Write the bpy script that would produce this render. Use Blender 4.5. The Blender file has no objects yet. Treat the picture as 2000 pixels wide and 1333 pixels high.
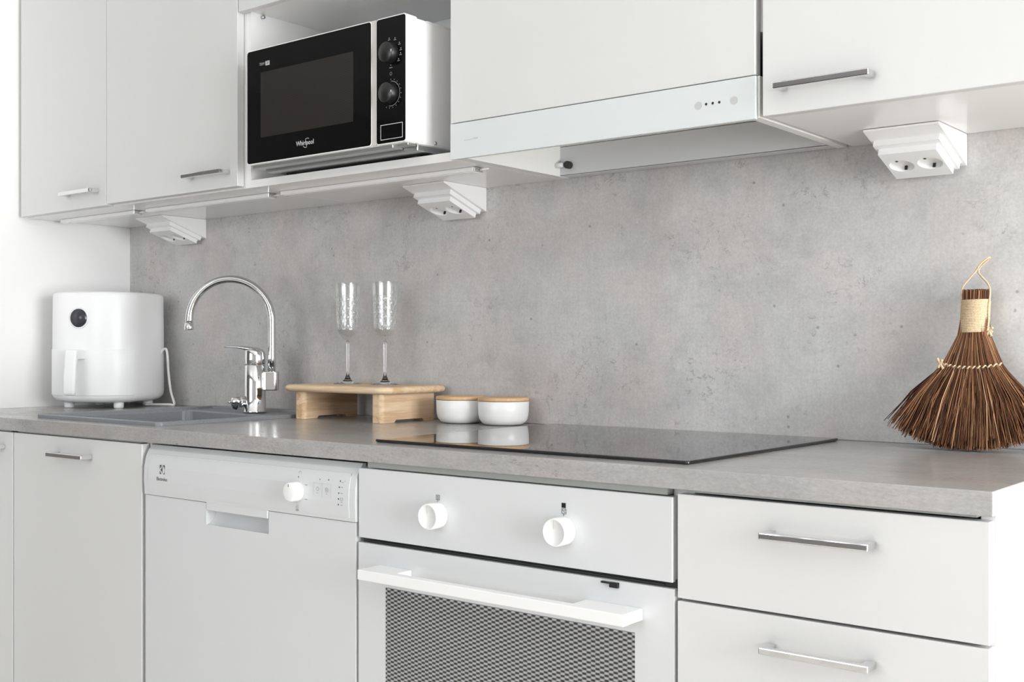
import bpy, bmesh, math, random
from mathutils import Vector, Matrix
random.seed(7)
PI = math.pi
SC = bpy.context.scene
COL = SC.collection

# ------------------------------------------------------------------ camera
cam = bpy.data.cameras.new('camera'); camo = bpy.data.objects.new('camera', cam); COL.objects.link(camo)
cam.sensor_width = 36.0; cam.lens = 36.0 * 2251.1 / 2000.0
cam.shift_x = 0.0; cam.shift_y = (678.4 - 666.5) / 2000.0
cam.clip_start = 0.05
YAW = 0.6733
camo.location = (2.8908, -1.8949, 1.0591)
camo.rotation_euler = (PI / 2, 0, YAW)
SC.camera = camo

# ------------------------------------------------------------------ world, window light, added front fill, exposure
w = bpy.data.worlds.new('world'); SC.world = w; w.use_nodes = True
bg = w.node_tree.nodes['Background']; bg.inputs[0].default_value = (0.86, 0.93, 1.0, 1); bg.inputs[1].default_value = 1.0

def area(name, loc, rot, sx, sy, power, color):
    l = bpy.data.lights.new(name, 'AREA'); l.shape = 'RECTANGLE'; l.size = sx; l.size_y = sy
    l.energy = power; l.color = color
    o = bpy.data.objects.new(name, l); COL.objects.link(o); o.location = loc; o.rotation_euler = rot
    return o
area('window_daylight', (6.20, -1.40, 1.2), (0, PI / 2, 0), 2.1, 1.7, 130, (.975, .99, 1.0))
area('added_front_fill', (1.2, -4.42, 1.5), (PI / 2, 0, 0), 2.0, 1.5, 24, (0.93, 0.97, 1.0))  # front fill added behind the camera, through a made-up window

SC.view_settings.view_transform = 'Standard'; SC.view_settings.look = 'None'
SC.view_settings.gamma = 1.0; SC.view_settings.use_curve_mapping = False
SC.view_settings.exposure = 0.67
SC.cycles.use_denoising = True
SC.cycles.max_bounces = 10; SC.cycles.diffuse_bounces = 5; SC.cycles.glossy_bounces = 6; SC.cycles.transmission_bounces = 10
SC.cycles.caustics_refractive = False; SC.cycles.caustics_reflective = False

# ------------------------------------------------------------------ materials
def _c(c): return (c[0], c[1], c[2], 1.0)
def mat(name, color=(.8, .8, .8), rough=.4, metal=0.0, spec=.5, coat=0.0, trans=0.0, ior=1.5):
    m = bpy.data.materials.new(name); m.use_nodes = True
    b = m.node_tree.nodes['Principled BSDF']
    b.inputs['Base Color'].default_value = _c(color); b.inputs['Roughness'].default_value = rough
    b.inputs['Metallic'].default_value = metal; b.inputs['Specular IOR Level'].default_value = spec
    b.inputs['Coat Weight'].default_value = coat; b.inputs['Coat Roughness'].default_value = 0.03
    b.inputs['Transmission Weight'].default_value = trans; b.inputs['IOR'].default_value = ior
    return m
class N:
    """small helper to build node trees"""
    def __init__(s, m): s.t = m.node_tree; s.n = s.t.nodes; s.l = s.t.links; s.b = s.n['Principled BSDF']
    def new(s, k, **kw):
        x = s.n.new(k)
        for a, v in kw.items(): setattr(x, a, v)
        return x
    def coord(s, scale=(1, 1, 1), rot=(0, 0, 0)):
        tc = s.new('ShaderNodeTexCoord'); mp = s.new('ShaderNodeMapping')
        mp.inputs['Scale'].default_value = scale; mp.inputs['Rotation'].default_value = rot
        s.l.new(tc.outputs['Object'], mp.inputs['Vector']); return mp.outputs[0]
    def noise(s, v, scale, detail=4, rough=.55, dist=0.0):
        x = s.new('ShaderNodeTexNoise'); x.inputs['Scale'].default_value = scale; x.inputs['Detail'].default_value = detail
        x.inputs['Roughness'].default_value = rough; x.inputs['Distortion'].default_value = dist
        s.l.new(v, x.inputs['Vector']); return x.outputs['Fac']
    def ramp(s, f, stops):
        x = s.new('ShaderNodeValToRGB'); e = x.color_ramp.elements
        while len(e) < len(stops): e.new(.5)
        for el, (p, c) in zip(e, stops): el.position = p; el.color = _c(c) if hasattr(c, '__len__') else (c, c, c, 1)
        s.l.new(f, x.inputs[0]); return x.outputs[0]
    def mix(s, f, a, b, mode='MIX'):
        x = s.new('ShaderNodeMix', data_type='RGBA', blend_type=mode)
        for i, v in ((0, f), (6, a), (7, b)):
            if isinstance(v, (int, float)): x.inputs[i].default_value = v
            elif isinstance(v, tuple): x.inputs[i].default_value = _c(v)
            else: s.l.new(v, x.inputs[i])
        return x.outputs[2]
    def math(s, op, a, b=0.0):
        x = s.new('ShaderNodeMath', operation=op)
        for i, v in ((0, a), (1, b)):
            if isinstance(v, (int, float)): x.inputs[i].default_value = v
            else: s.l.new(v, x.inputs[i])
        return x.outputs[0]
    def bump(s, h, strength=.2, dist=.001):
        x = s.new('ShaderNodeBump'); x.inputs['Strength'].default_value = strength; x.inputs['Distance'].default_value = dist
        s.l.new(h, x.inputs['Height']); s.l.new(x.outputs[0], s.b.inputs['Normal'])
    def color(s, c): s.l.new(c, s.b.inputs['Base Color'])
    def rough(s, c): s.l.new(c, s.b.inputs['Roughness'])

def concrete(name, base, stretch=(1, 1, 1), rough=(.42, .55), spec=.35):
    m = mat(name, (base,) * 3, .5, spec=spec); n = N(m); v = n.coord(stretch)
    k = base
    big = n.noise(v, 2.6, 5, .6, .6)
    c = n.ramp(big, [(.25, (k * .80, k * .78, k * .765)), (.5, (k, k * .985, k * .97)), (.78, (k * 1.17, k * 1.165, k * 1.16))])
    mid = n.ramp(n.noise(v, 13, 6, .65, .3), [(.28, .87), (.52, 1.0), (.8, 1.07)])
    c = n.mix(1.0, c, mid, 'MULTIPLY')
    pink = n.ramp(n.noise(v, 6.5, 3, .5), [(.48, (1, 1, 1)), (.66, (1.03, .965, .95))])
    c = n.mix(1.0, c, pink, 'MULTIPLY')
    fine = n.ramp(n.noise(v, 220, 3, .7), [(.3, .89), (.7, 1.07)])
    c = n.mix(1.0, c, fine, 'MULTIPLY')
    for sc_ in ((2, 2, 30), (30, 2, 2)):
        st = n.ramp(n.noise(n.coord(tuple(a * b for a, b in zip(stretch, sc_))), 5, 3, .6), [(.3, .972), (.7, 1.02)])
        c = n.mix(1.0, c, st, 'MULTIPLY')
    # scattered small pits and hairline cracks, in clusters
    vo = n.new('ShaderNodeTexVoronoi'); vo.inputs['Scale'].default_value = 34; n.l.new(v, vo.inputs['Vector'])
    pit = n.ramp(vo.outputs['Distance'], [(.05, 1.0), (.13, 0.0)])
    sel = n.ramp(n.noise(v, 23, 2, .5), [(.56, 0.0), (.62, 1.0)])
    pits = n.math('MULTIPLY', pit, sel)
    cr = n.noise(v, 24, 8, .72, 1.2)
    cr = n.ramp(n.math('ABSOLUTE', n.math('SUBTRACT', cr, .5)), [(.0, 1.0), (.022, 0.0)])
    clus = n.ramp(n.noise(v, 5.0, 3, .6), [(.47, 0.0), (.60, 1.0)])
    brk = n.ramp(n.noise(v, 60, 3, .6), [(.5, 0.0), (.6, 1.0)])
    crack = n.math('MULTIPLY', n.math('MULTIPLY', cr, clus), brk)
    marks = n.math('MAXIMUM', n.math('MULTIPLY', pits, .75), n.math('MULTIPLY', crack, .8))
    c = n.mix(marks, c, (k * .38, k * .37, k * .36))
    n.color(c)
    n.rough(n.ramp(mid, [(.8, rough[1]), (1.0, rough[0])]))
    n.bump(fine, .05, .0004)
    return m

def wood(name, light, dark, axis='x', rough=.5, scale=1.0):
    m = mat(name, light, rough, spec=.3); n = N(m)
    st = {'x': (1.3, 16, 22), 'y': (16, 1.3, 22), 'z': (16, 22, 1.3)}[axis]
    v = n.coord(tuple(q * scale for q in st))
    g = n.noise(v, 2.2, 6, .6, .8)
    c = n.ramp(g, [(.30, dark), (.46, tuple((a + b) / 2 for a, b in zip(light, dark))), (.56, light), (.9, tuple(min(1, q * 1.08) for q in light))])
    f = n.ramp(n.noise(v, 14, 3, .6), [(.3, .90), (.7, 1.05)])
    n.color(n.mix(1.0, c, f, 'MULTIPLY')); n.bump(g, .12, .0004)
    return m

def laminate(name, col, rough=.35):
    m = mat(name, col, rough, spec=.4); n = N(m)
    v = n.coord((1, 1, 1))
    n.rough(n.ramp(n.noise(v, 3, 2), [(.3, rough * .9), (.7, rough * 1.1)]))
    return m

M = {}
M['wall_white'] = laminate('wall_paint_white', (.86, .86, .85), .7)
M['hall_paint'] = laminate('charcoal_hall_paint', (.25, .235, .215), .6)
M['wall_greige'] = laminate('warm_grey_paint', (.30, .29, .285), .7)
M['front_white'] = laminate('cabinet_front_white', (.665, .664, .66), .34)
M['carcass_white'] = laminate('cabinet_carcass_white', (.84, .835, .825), .16)
M['edge_white'] = laminate('edge_band_white', (.82, .82, .80), .35)
M['appliance_white'] = laminate('appliance_enamel_white', (.65, .66, .67), .25)
M['plastic_white'] = laminate('plastic_white', (.84, .84, .84), .3)
M['fryer_white'] = laminate('matte_plastic_white', (.86, .86, .865), .38)
M['socket_white'] = laminate('socket_plastic_white', (.85, .85, .85), .22)
M['glass_white'] = mat('white_back_painted_glass', (.68, .71, .72), .06, spec=.5, coat=.3)
M['splash'] = concrete('concrete_splashback', .55, (1, 1, 1))
M['worktop'] = concrete('concrete_worktop', .39, (.7, 1.6, 1.6), (.20, .28), .5)
M['chrome'] = mat('chrome', (.74, .74, .75), .035, 1.0)
n = N(M['chrome']); n.bump(n.noise(n.coord(), 22, 1, .4), .10, .004)
M['satin_chrome'] = mat('brushed_chrome', (.78, .78, .78), .16, 1.0)
M['steel'] = mat('galvanised_steel', (.55, .57, .57), .35, 1.0)
M['black_glass'] = mat('black_glass', (.004, .004, .0045), .03, spec=.22)
M['hob_glass'] = mat('hob_black_glass', (.012, .012, .013), .018, spec=.9)
M['black_plastic'] = mat('black_plastic', (.012, .012, .013), .28)
M['knob_black'] = mat('black_knob', (.009, .009, .010), .30)
M['dark_seal'] = mat('dark_seal', (.02, .02, .02), .5)
M['display'] = mat('dark_display', (.035, .035, .045), .22)
M['rail_grey'] = mat('grey_white_rail', (.36, .37, .35), .5)
M['ink_dark'] = mat('ink_dark_grey', (.06, .06, .065), .5)
M['ink_mid'] = mat('ink_mid_grey', (.30, .30, .31), .5)
M['ink_pale'] = mat('ink_pale_grey', (.50, .51, .51), .5)
M['ink_light'] = mat('ink_silver', (.62, .62, .62), .4)
M['cream_strip'] = mat('cream_plastic', (.62, .58, .55), .3)
M['sink'] = mat('grey_granite_composite', (.16, .165, .175), .42)
n = N(M['sink']); n.color(n.ramp(n.noise(n.coord(), 900, 2, .6), [(.3, (.17, .176, .19)), (.6, (.28, .29, .31))]))
M['pine'] = wood('pale_pine', (.80, .61, .42), (.62, .40, .21), 'x')
M['pine_leg'] = wood('pale_pine_upright', (.80, .60, .41), (.56, .34, .17), 'y')
M['beech'] = wood('light_beech_lid', (.74, .50, .30), (.64, .40, .22), 'x', .45)
M['ceramic'] = mat('white_ceramic', (.83, .83, .82), .28)
M['glass'] = mat('clear_glass', (1, 1, 1), .0, trans=1.0, ior=1.33)
m = bpy.data.materials.new('thin_clear_glass'); m.use_nodes = True; M['thin_glass'] = m
nt = m.node_tree; nt.nodes.remove(nt.nodes['Principled BSDF']); out = nt.nodes['Material Output']
tr = nt.nodes.new('ShaderNodeBsdfTransparent'); tr.inputs[0].default_value = (.965, .97, .97, 1)
gl = nt.nodes.new('ShaderNodeBsdfGlossy'); gl.inputs['Roughness'].default_value = .04; gl.inputs[0].default_value = (1, 1, 1, 1)
lw = nt.nodes.new('ShaderNodeLayerWeight'); lw.inputs[0].default_value = .5
pw = nt.nodes.new('ShaderNodeMath'); pw.operation = 'POWER'; pw.inputs[1].default_value = 4.0; nt.links.new(lw.outputs['Facing'], pw.inputs[0])
fr_ = nt.nodes.new('ShaderNodeMath'); fr_.operation = 'MULTIPLY_ADD'; fr_.inputs[1].default_value = .9; fr_.inputs[2].default_value = .07; nt.links.new(pw.outputs[0], fr_.inputs[0])
mx = nt.nodes.new('ShaderNodeMixShader')
nt.links.new(fr_.outputs[0], mx.inputs[0]); nt.links.new(tr.outputs[0], mx.inputs[1]); nt.links.new(gl.outputs[0], mx.inputs[2]); df = nt.nodes.new('ShaderNodeBsdfDiffuse'); df.inputs[0].default_value = (.9, .9, .9, 1); tl = nt.nodes.new('ShaderNodeBsdfTranslucent'); tl.inputs[0].default_value = (.9, .9, .9, 1)
m2 = nt.nodes.new('ShaderNodeMixShader'); nt.links.new(df.outputs[0], m2.inputs[1]); nt.links.new(tl.outputs[0], m2.inputs[2])
at = nt.nodes.new('ShaderNodeAttribute'); at.attribute_name = 'cut'; q = nt.nodes.new('ShaderNodeMath'); q.operation = 'MULTIPLY'; q.inputs[1].default_value = .5; nt.links.new(at.outputs['Fac'], q.inputs[0])
m3 = nt.nodes.new('ShaderNodeMixShader'); nt.links.new(q.outputs[0], m3.inputs[0]); nt.links.new(mx.outputs[0], m3.inputs[1]); nt.links.new(m2.outputs[0], m3.inputs[2]); nt.links.new(m3.outputs[0], out.inputs[0])
M['jute'] = mat('jute_cord', (.68, .52, .34), .8, spec=.2)
n = N(M['jute']); vv = n.coord(); n.color(n.ramp(n.noise(vv, 500, 3, .7), [(.3, (.50, .36, .22)), (.65, (.78, .62, .43))]))
M['floor_wood'] = wood('oak_floor', (.72, .675, .62), (.60, .555, .50), 'y', .35, .4)
M['red_cloth'] = mat('deep_red', (.35, .05, .05), .7)
M['bristle'] = mat('palm_bristle', (.2, .08, .03), .55, spec=.3)
n = N(M['bristle']); at = n.new('ShaderNodeAttribute'); at.attribute_name = 'shade'
n.color(n.ramp(at.outputs['Fac'], [(0, (.05, .018, .008)), (.35, (.16, .062, .025)), (.65, (.36, .17, .08)), (1, (.66, .42, .25))]))
# oven window: pale screen-printed mesh of staggered dots over dark glass
def dots(name, px, pz, dark, light, cover, rough, coat=.4):
    m = mat(name, dark, rough, coat=coat, spec=.3); n = N(m)
    tc = n.new('ShaderNodeTexCoord'); sx = n.new('ShaderNodeSeparateXYZ'); n.l.new(tc.outputs['Object'], sx.inputs[0])
    a = n.math('MULTIPLY', sx.outputs[0], 2 * PI / px); b = n.math('MULTIPLY', sx.outputs[2], PI / pz)
    f = n.math('MULTIPLY', n.math('SINE', a), n.math('SINE', b))   # checker of soft ellipses
    f = n.math('ADD', n.math('MULTIPLY', f, .5), .5)
    n.color(n.ramp(f, [(cover - .22, dark), (cover + .22, light)])); return m
M['oven_mesh'] = dots('oven_window_mesh', .0150, .0034, (.03, .03, .032), (.42, .42, .425), .52, .10)
M['mw_mesh'] = dots('microwave_window_mesh', .006, .0022, (.016, .015, .014), (.034, .031, .029), .5, .12, 0.0)

# ------------------------------------------------------------------ mesh helpers
def box(bm, x0, x1, y0, y1, z0, z1, b=0.0, seg=2):
    r = bmesh.ops.create_cube(bm, size=1.0)
    vs = r['verts']
    for v in vs:
        v.co = Vector(((x0 + x1) / 2 + v.co.x * (x1 - x0), (y0 + y1) / 2 + v.co.y * (y1 - y0), (z0 + z1) / 2 + v.co.z * (z1 - z0)))
    if b > 0:
        es = list({e for v in vs for e in v.link_edges})
        bmesh.ops.bevel(bm, geom=es, offset=b, offset_type='OFFSET', segments=seg, profile=.5, affect='EDGES')
    return bm
def B(*a, **k): return box(bmesh.new(), *a, **k)
def loops(bm, ls, cap0=True, cap1=True, smooth=True, closed=True):
    rows = [[bm.verts.new(p) for p in l] for l in ls]
    m = len(rows[0])
    for a, b in zip(rows, rows[1:]):
        for i in range(m if closed else m - 1):
            j = (i + 1) % m
            f = bm.faces.new((a[i], a[j], b[j], b[i])); f.smooth = smooth
    if cap0: bm.faces.new(list(reversed(rows[0])))
    if cap1: bm.faces.new(rows[-1])
    return bm
def circ(c, r, n=32, ax='z', ph=0.0):
    out = []
    for i in range(n):
        t = 2 * PI * i / n + ph; u, v = r * math.cos(t), r * math.sin(t)
        out.append(Vector(c) + {'z': Vector((u, v, 0)), 'y': Vector((u, 0, v)), 'x': Vector((0, u, v))}[ax])
    return out
def lathe(bm, prof, c=(0, 0, 0), n=40, ax='z', cap0=True, cap1=True):
    c = Vector(c); d = {'z': Vector((0, 0, 1)), 'y': Vector((0, 1, 0)), 'x': Vector((1, 0, 0))}[ax]
    loops(bm, [circ(c + d * h, max(r, 1e-5), n, ax) for r, h in prof], cap0, cap1)
    bmesh.ops.recalc_face_normals(bm, faces=bm.faces); return bm
def rrect(x0, x1, y0, y1, r, k=6):
    out = []
    for cx, cy, a0 in ((x1 - r, y1 - r, 0), (x0 + r, y1 - r, PI / 2), (x0 + r, y0 + r, PI), (x1 - r, y0 + r, 1.5 * PI)):
        for i in range(k + 1):
            t = a0 + PI / 2 * i / k; out.append((cx + r * math.cos(t), cy + r * math.sin(t)))
    return out
def rplate(bm, x0, x1, y0, y1, z0, z1, r, ax='z', b=.001, k=6):
    """plate with rounded outline in the plane across ax, soft rim"""
    ls = []
    seq = [(z0, b), (z0 + b * .4, b * .3), (z0 + b, 0), (z1 - b, 0), (z1 - b * .4, b * .3), (z1, b)]
    for h, ins in seq:
        pts = rrect(x0 + ins, x1 - ins, y0 + ins, y1 - ins, max(r - ins, .0003), k)
        ls.append([Vector((p, q, h)) if ax == 'z' else Vector((p, h, q)) if ax == 'y' else Vector((h, p, q)) for p, q in pts])
    loops(bm, ls, smooth=False); bmesh.ops.recalc_face_normals(bm, faces=bm.faces); return bm
def tube(bm, pts, r, n=12, cap=True):
    pts = [Vector(p) for p in pts]; rs = r if hasattr(r, '__len__') else [r] * len(pts)
    t0 = (pts[1] - pts[0]).normalized(); up = Vector((0, 0, 1)) if abs(t0.z) < .9 else Vector((1, 0, 0))
    u = t0.cross(up).normalized(); ls = []
    for i, p in enumerate(pts):
        t = (pts[min(i + 1, len(pts) - 1)] - pts[max(i - 1, 0)]).normalized()
        u = (u - t * u.dot(t)).normalized(); v = t.cross(u)
        ls.append([p + (u * math.cos(2 * PI * k / n) + v * math.sin(2 * PI * k / n)) * rs[i] for k in range(n)])
    loops(bm, ls, cap, cap); return bm
def spline(ctrl, per=8):
    P = [Vector(c) for c in ctrl]; P = [P[0] * 2 - P[1]] + P + [P[-1] * 2 - P[-2]]; out = []
    for i in range(1, len(P) - 2):
        a, b, c, d = P[i - 1:i + 3]
        for k in range(per):
            t = k / per
            out.append(.5 * ((2 * b) + (c - a) * t + (2 * a - 5 * b + 4 * c - d) * t * t + (3 * b - a - 3 * c + d) * t ** 3))
    out.append(P[-2]); return out
def slab_hole(bm, a0, a1, b0, b1, h0, h1, ha0, ha1, hb0, hb1, ax='z'):
    """slab across ax with a rectangular opening, one watertight mesh"""
    A = [a0, ha0, ha1, a1]; Bq = [b0, hb0, hb1, b1]
    def V(a, b, h): return (a, b, h) if ax == 'z' else (a, h, b)
    g = {(i, j, k): bm.verts.new(V(A[i], Bq[j], (h0, h1)[k])) for i in range(4) for j in range(4) for k in range(2)}
    for i in range(3):
        for j in range(3):
            if (i, j) == (1, 1): continue
            for k in range(2): bm.faces.new([g[i, j, k], g[i + 1, j, k], g[i + 1, j + 1, k], g[i, j + 1, k]])
    for i in range(3):
        for j in (0, 3): bm.faces.new([g[i, j, 0], g[i + 1, j, 0], g[i + 1, j, 1], g[i, j, 1]])
        for j in (0, 3): bm.faces.new([g[j, i, 0], g[j, i + 1, 0], g[j, i + 1, 1], g[j, i, 1]])
    for j in (1, 2):
        bm.faces.new([g[1, j, 0], g[2, j, 0], g[2, j, 1], g[1, j, 1]]); bm.faces.new([g[j, 1, 0], g[j, 2, 0], g[j, 2, 1], g[j, 1, 1]])
    bmesh.ops.recalc_face_normals(bm, faces=bm.faces); return bm
def bool_cut(bm, cutter):
    os_ = []
    for q in (bm, cutter):
        me = bpy.data.meshes.new('cut'); q.to_mesh(me); q.free(); o = bpy.data.objects.new('cut', me); COL.objects.link(o); os_.append(o)
    md = os_[0].modifiers.new('b', 'BOOLEAN'); md.object = os_[1]; md.operation = 'DIFFERENCE'; md.solver = 'EXACT'
    dg = bpy.context.evaluated_depsgraph_get(); dg.update()
    me = bpy.data.meshes.new_from_object(os_[0].evaluated_get(dg))
    out = bmesh.new(); out.from_mesh(me)
    for o in os_: bpy.data.objects.remove(o)
    bpy.data.meshes.remove(me); return out
def text(bm, s, loc, size, ax='y', sx=1.0, align='CENTER', shear=0.0):
    """flat lettering lying on a front plane that faces -y"""
    cu = bpy.data.curves.new('t', 'FONT'); cu.body = s; cu.size = size; cu.align_x = align; cu.align_y = 'CENTER'; cu.extrude = .00012
    cu.shear = shear; cu.resolution_u = 3
    o = bpy.data.objects.new('t', cu); COL.objects.link(o)
    dg = bpy.context.evaluated_depsgraph_get(); dg.update()
    me = bpy.data.meshes.new_from_object(o.evaluated_get(dg)); bpy.data.objects.remove(o)
    me.transform(Matrix.Translation(loc) @ Matrix.Rotation(PI / 2, 4, 'X') @ Matrix.Diagonal((sx, 1, 1, 1)))
    bm.from_mesh(me); bpy.data.meshes.remove(me); return bm
def ring(bm, c, r, wd, n=24, a0=0.0, a1=2 * PI, y=0):
    """flat arc of ink in the xz plane"""
    k = max(2, int(n * (a1 - a0) / (2 * PI)))
    prev = None
    for i in range(k + 1):
        t = a0 + (a1 - a0) * i / k
        a = bm.verts.new((c[0] + (r - wd / 2) * math.cos(t), c[1], c[2] + (r - wd / 2) * math.sin(t)))
        b = bm.verts.new((c[0] + (r + wd / 2) * math.cos(t), c[1], c[2] + (r + wd / 2) * math.sin(t)))
        if prev: bm.faces.new((prev[0], a, b, prev[1]))
        prev = (a, b)
    return bm
def dot(bm, c, r, n=14):
    bm.faces.new([bm.verts.new((c[0] + r * math.cos(2 * PI * i / n), c[1], c[2] + r * math.sin(2 * PI * i / n))) for i in range(n)]); return bm
def bar(bm, x0, x1, z0, z1, y): box(bm, x0, x1, y - .0001, y + .0001, z0, z1); return bm
def frame2(bm, x0, x1, z0, z1, y, t=.0006):
    bar(bm, x0, x1, z0, z0 + t, y); bar(bm, x0, x1, z1 - t, z1, y); bar(bm, x0, x0 + t, z0 + t, z1 - t, y); bar(bm, x1 - t, x1, z0 + t, z1 - t, y); return bm
def join(*bms):
    out = bmesh.new()
    for b in bms:
        me = bpy.data.meshes.new('j'); b.to_mesh(me); b.free(); out.from_mesh(me); bpy.data.meshes.remove(me)
    return out

# ------------------------------------------------------------------ object helpers
def base_matrix(o):
    m = Matrix.Translation(o.location) @ o.rotation_euler.to_matrix().to_4x4()
    return (base_matrix(o.parent) @ m) if o.parent else m
def tag(o, label=None, cat=None, group=None, kind=None):
    if label: o['label'] = label
    if cat: o['category'] = cat
    if group: o['group'] = group
    if kind: o['kind'] = kind
    return o
def thing(name, label, cat, loc=(0, 0, 0), rz=0.0, group=None):
    o = bpy.data.objects.new(name, None); COL.objects.link(o); o.location = loc; o.rotation_euler = (0, 0, rz); o.empty_display_size = .05
    return tag(o, label, cat, group)
def part(name, bm, m, parent=None, local=False, label=None, kind=None):
    me = bpy.data.meshes.new(name); bmesh.ops.remove_doubles(bm, verts=bm.verts, dist=1e-7) if len(bm.verts) < 20000 else None
    bm.to_mesh(me); bm.free()
    o = bpy.data.objects.new(name, me); COL.objects.link(o)
    if parent is not None:
        o.parent = parent
        if not local: me.transform(base_matrix(parent).inverted())
    for q in (m if isinstance(m, (list, tuple)) else [m]): me.materials.append(q)
    return tag(o, label, None, None, kind)
def struct(name, bm, m): return part(name, bm, m, None, kind='structure')
def duplicate(root, loc, label):
    def cp(o, par):
        c = o.copy(); COL.objects.link(c); c.parent = par
        for ch in [q for q in bpy.data.objects if q.parent == o]: cp(ch, c)
        return c
    r = cp(root, None); r.location = loc; r['label'] = label; return r

# ------------------------------------------------------------------ key dimensions (metres; wall at y=0, worktop top z=.90)
TOP, UND = 0.900, 0.872
FY = -0.5705            # face of the base fronts
UY = -0.3355            # face of the wall cabinet doors
UZ = 1.400              # underside of the wall cabinets
LX = -0.018             # face of the left wall

# ------------------------------------------------------------------ the room
struct('floor', B(-2.4, 6.1, -4.4, .12, -.1, 0), M['floor_wood'])
struct('ceiling', B(-2.4, 6.1, -4.4, .12, 2.5, 2.6), M['wall_white'])
struct('wall_back', B(LX - .12, 6.1, .014, .13, 0, 2.5), M['wall_white'])
struct('wall_left', B(LX - .12, LX, -.80, .014, 0, 2.5), M['wall_white'])
struct('wall_hall', B(-2.4, -2.3, -4.4, -.80, 0, 2.5), M['hall_paint'])
struct('wall_corridor', B(-2.4, LX - .12, -.80, -.70, 0, 2.5), M['hall_paint'])
struct('wall_right', slab_hole(bmesh.new(), -4.4, .012, 0, 2.5, 6.0, 6.12, -2.30, -.50, .08, 2.28, 'z'), M['wall_white'])
wr = bpy.data.objects['wall_right'].data      # slab built across z; turn it to stand across x
for v in wr.vertices: a, b, h = v.co; v.co = (h, a, b)
struct('wall_front', slab_hole(bmesh.new(), -2.4, 6.0, 0, 2.5, -4.4, -4.28, .2, 2.2, .72, 2.25, 'y'), M['wall_greige'])
def window(name, mk):
    bm = bmesh.new()
    for a in mk: box(bm, *a, b=.004)
    struct(name, bm, M['plastic_white'])
window('window_1', [(6.02, 6.08, -2.30, -2.24, .08, 2.28), (6.02, 6.08, -.56, -.50, .08, 2.28), (6.02, 6.08, -2.24, -.56, .08, .14),
                    (6.02, 6.08, -2.24, -.56, 2.22, 2.28), (6.02, 6.08, -1.435, -1.365, .14, 2.22)])
window('added_fill_window', [(.2, .26, -4.36, -4.31, .72, 2.25), (2.14, 2.2, -4.36, -4.31, .72, 2.25), (.26, 2.14, -4.36, -4.31, .72, .78),
                    (.26, 2.14, -4.36, -4.31, 2.19, 2.25), (1.17, 1.23, -4.36, -4.31, .78, 2.19)])  # unseen window frame, added to go with the front fill light

# splashback panel
sp = thing('splashback_panel', 'grey concrete-look splashback panel covering the wall between worktop and wall cabinets', 'splashback', (1.2, .006, .90))
part('panel', B(LX, 3.3, .0, .012, TOP + .0005, 1.46), M['splash'], sp)

# ------------------------------------------------------------------ worktop
wt = thing('kitchen_worktop', 'long grey concrete-look laminate worktop running under the sink and hob', 'worktop', (1.2, -.29, UND))
bm = slab_hole(bmesh.new(), LX, 2.5143, -.576, 0.0, UND, TOP, .44, .885, -.518, -.052)
es = [e for e in bm.edges if len(e.link_faces) == 2 and e.calc_face_angle(0) > 1 and all(abs(v.co.y + .576) < 1e-6 or abs(v.co.x - 2.5143) < 1e-6 for v in e.verts)]
bmesh.ops.bevel(bm, geom=es, offset=.0012, segments=2, profile=.5, affect='EDGES')
part('top_slab', bm, M['worktop'], wt)

# ------------------------------------------------------------------ handles, fronts, cabinets
def bar_handle(bm, x0, x1, y, zc, h=.0095, out=.028, t=.008):
    """bracket handle: flat bar with two returns"""
    box(bm, x0, x1, y - out, y - out + t, zc - h / 2, zc + h / 2, b=.0020, seg=3)
    for xa, xb in ((x0, x0 + .0115), (x1 - .0115, x1)):
        box(bm, xa + .0003, xb - .0003, y - out + t * .5, y, zc - h / 2 + .0003, zc + h / 2 - .0003, b=.001)
    return bm
def front(parent, name, x0, x1, z0, z1, y, hx=None, hz=None, m='front_white', th=.018):
    d = part(name, B(x0, x1, y, y + th, z0, z1, b=.0012), M[m], parent)
    if hx: part('handle', bar_handle(bmesh.new(), hx[0], hx[1], y, hz), M['chrome'], d, label='chrome bar handle')
    return d
def shell(bm, x0, x1, y0, y1, z0, z1, t=.016, top=False, back=True, bottom=True):
    box(bm, x0, x0 + t, y0, y1, z0, z1); box(bm, x1 - t, x1, y0, y1, z0, z1)
    if bottom: box(bm, x0 + t, x1 - t, y0, y1, z0, z0 + t)
    if top: box(bm, x0 + t, x1 - t, y0, y1, z1 - t, z1)
    if back: box(bm, x0 + t, x1 - t, y1 - .008, y1, z0 + t, z1 - (t if top else 0))
    return bm
def base_unit(name, label, cat, x0, x1):
    t = thing(name, label, cat, ((x0 + x1) / 2, -.28, 0))
    part('carcass', shell(bmesh.new(), x0, x1, FY + .0195, -.02, .15, UND - .001), M['carcass_white'], t)
    bm = bmesh.new(); box(bm, x0 + .0165, x1 - .0165, FY + .005, FY + .0185, .8685, UND - .0006)
    part('top_rail', bm, M['rail_grey'], t)
    part('plinth', B(x0, x1, FY + .05, FY + .066, 0, .148), M['front_white'], t)
    return t
c = base_unit('base_cabinet', 'white base cabinet against the left wall, cut off by the left picture edge', 'cabinet', LX + .003, .4015)
front(c, 'door', LX + .008, .4005, .152, .8675, FY, (.228, .3665), .8335)
c = base_unit('sink_cabinet', 'white base cabinet with one bar handle under the sink', 'cabinet', .4025, .9035)
front(c, 'door', .4045, .8990, .152, .8675, FY, (.586, .7225), .831)

c = base_unit('drawer_cabinet', 'white drawer cabinet at the right end of the worktop', 'cabinet', 2.1125, 2.5105)
for z0, z1, hz in ((.7282, .8655, .8265), (.584, .7245, .6855), (.152, .580, .545)):
    front(c, 'drawer', 2.1134, 2.5095, z0, z1, FY, (2.243, 2.382), hz)

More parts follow.
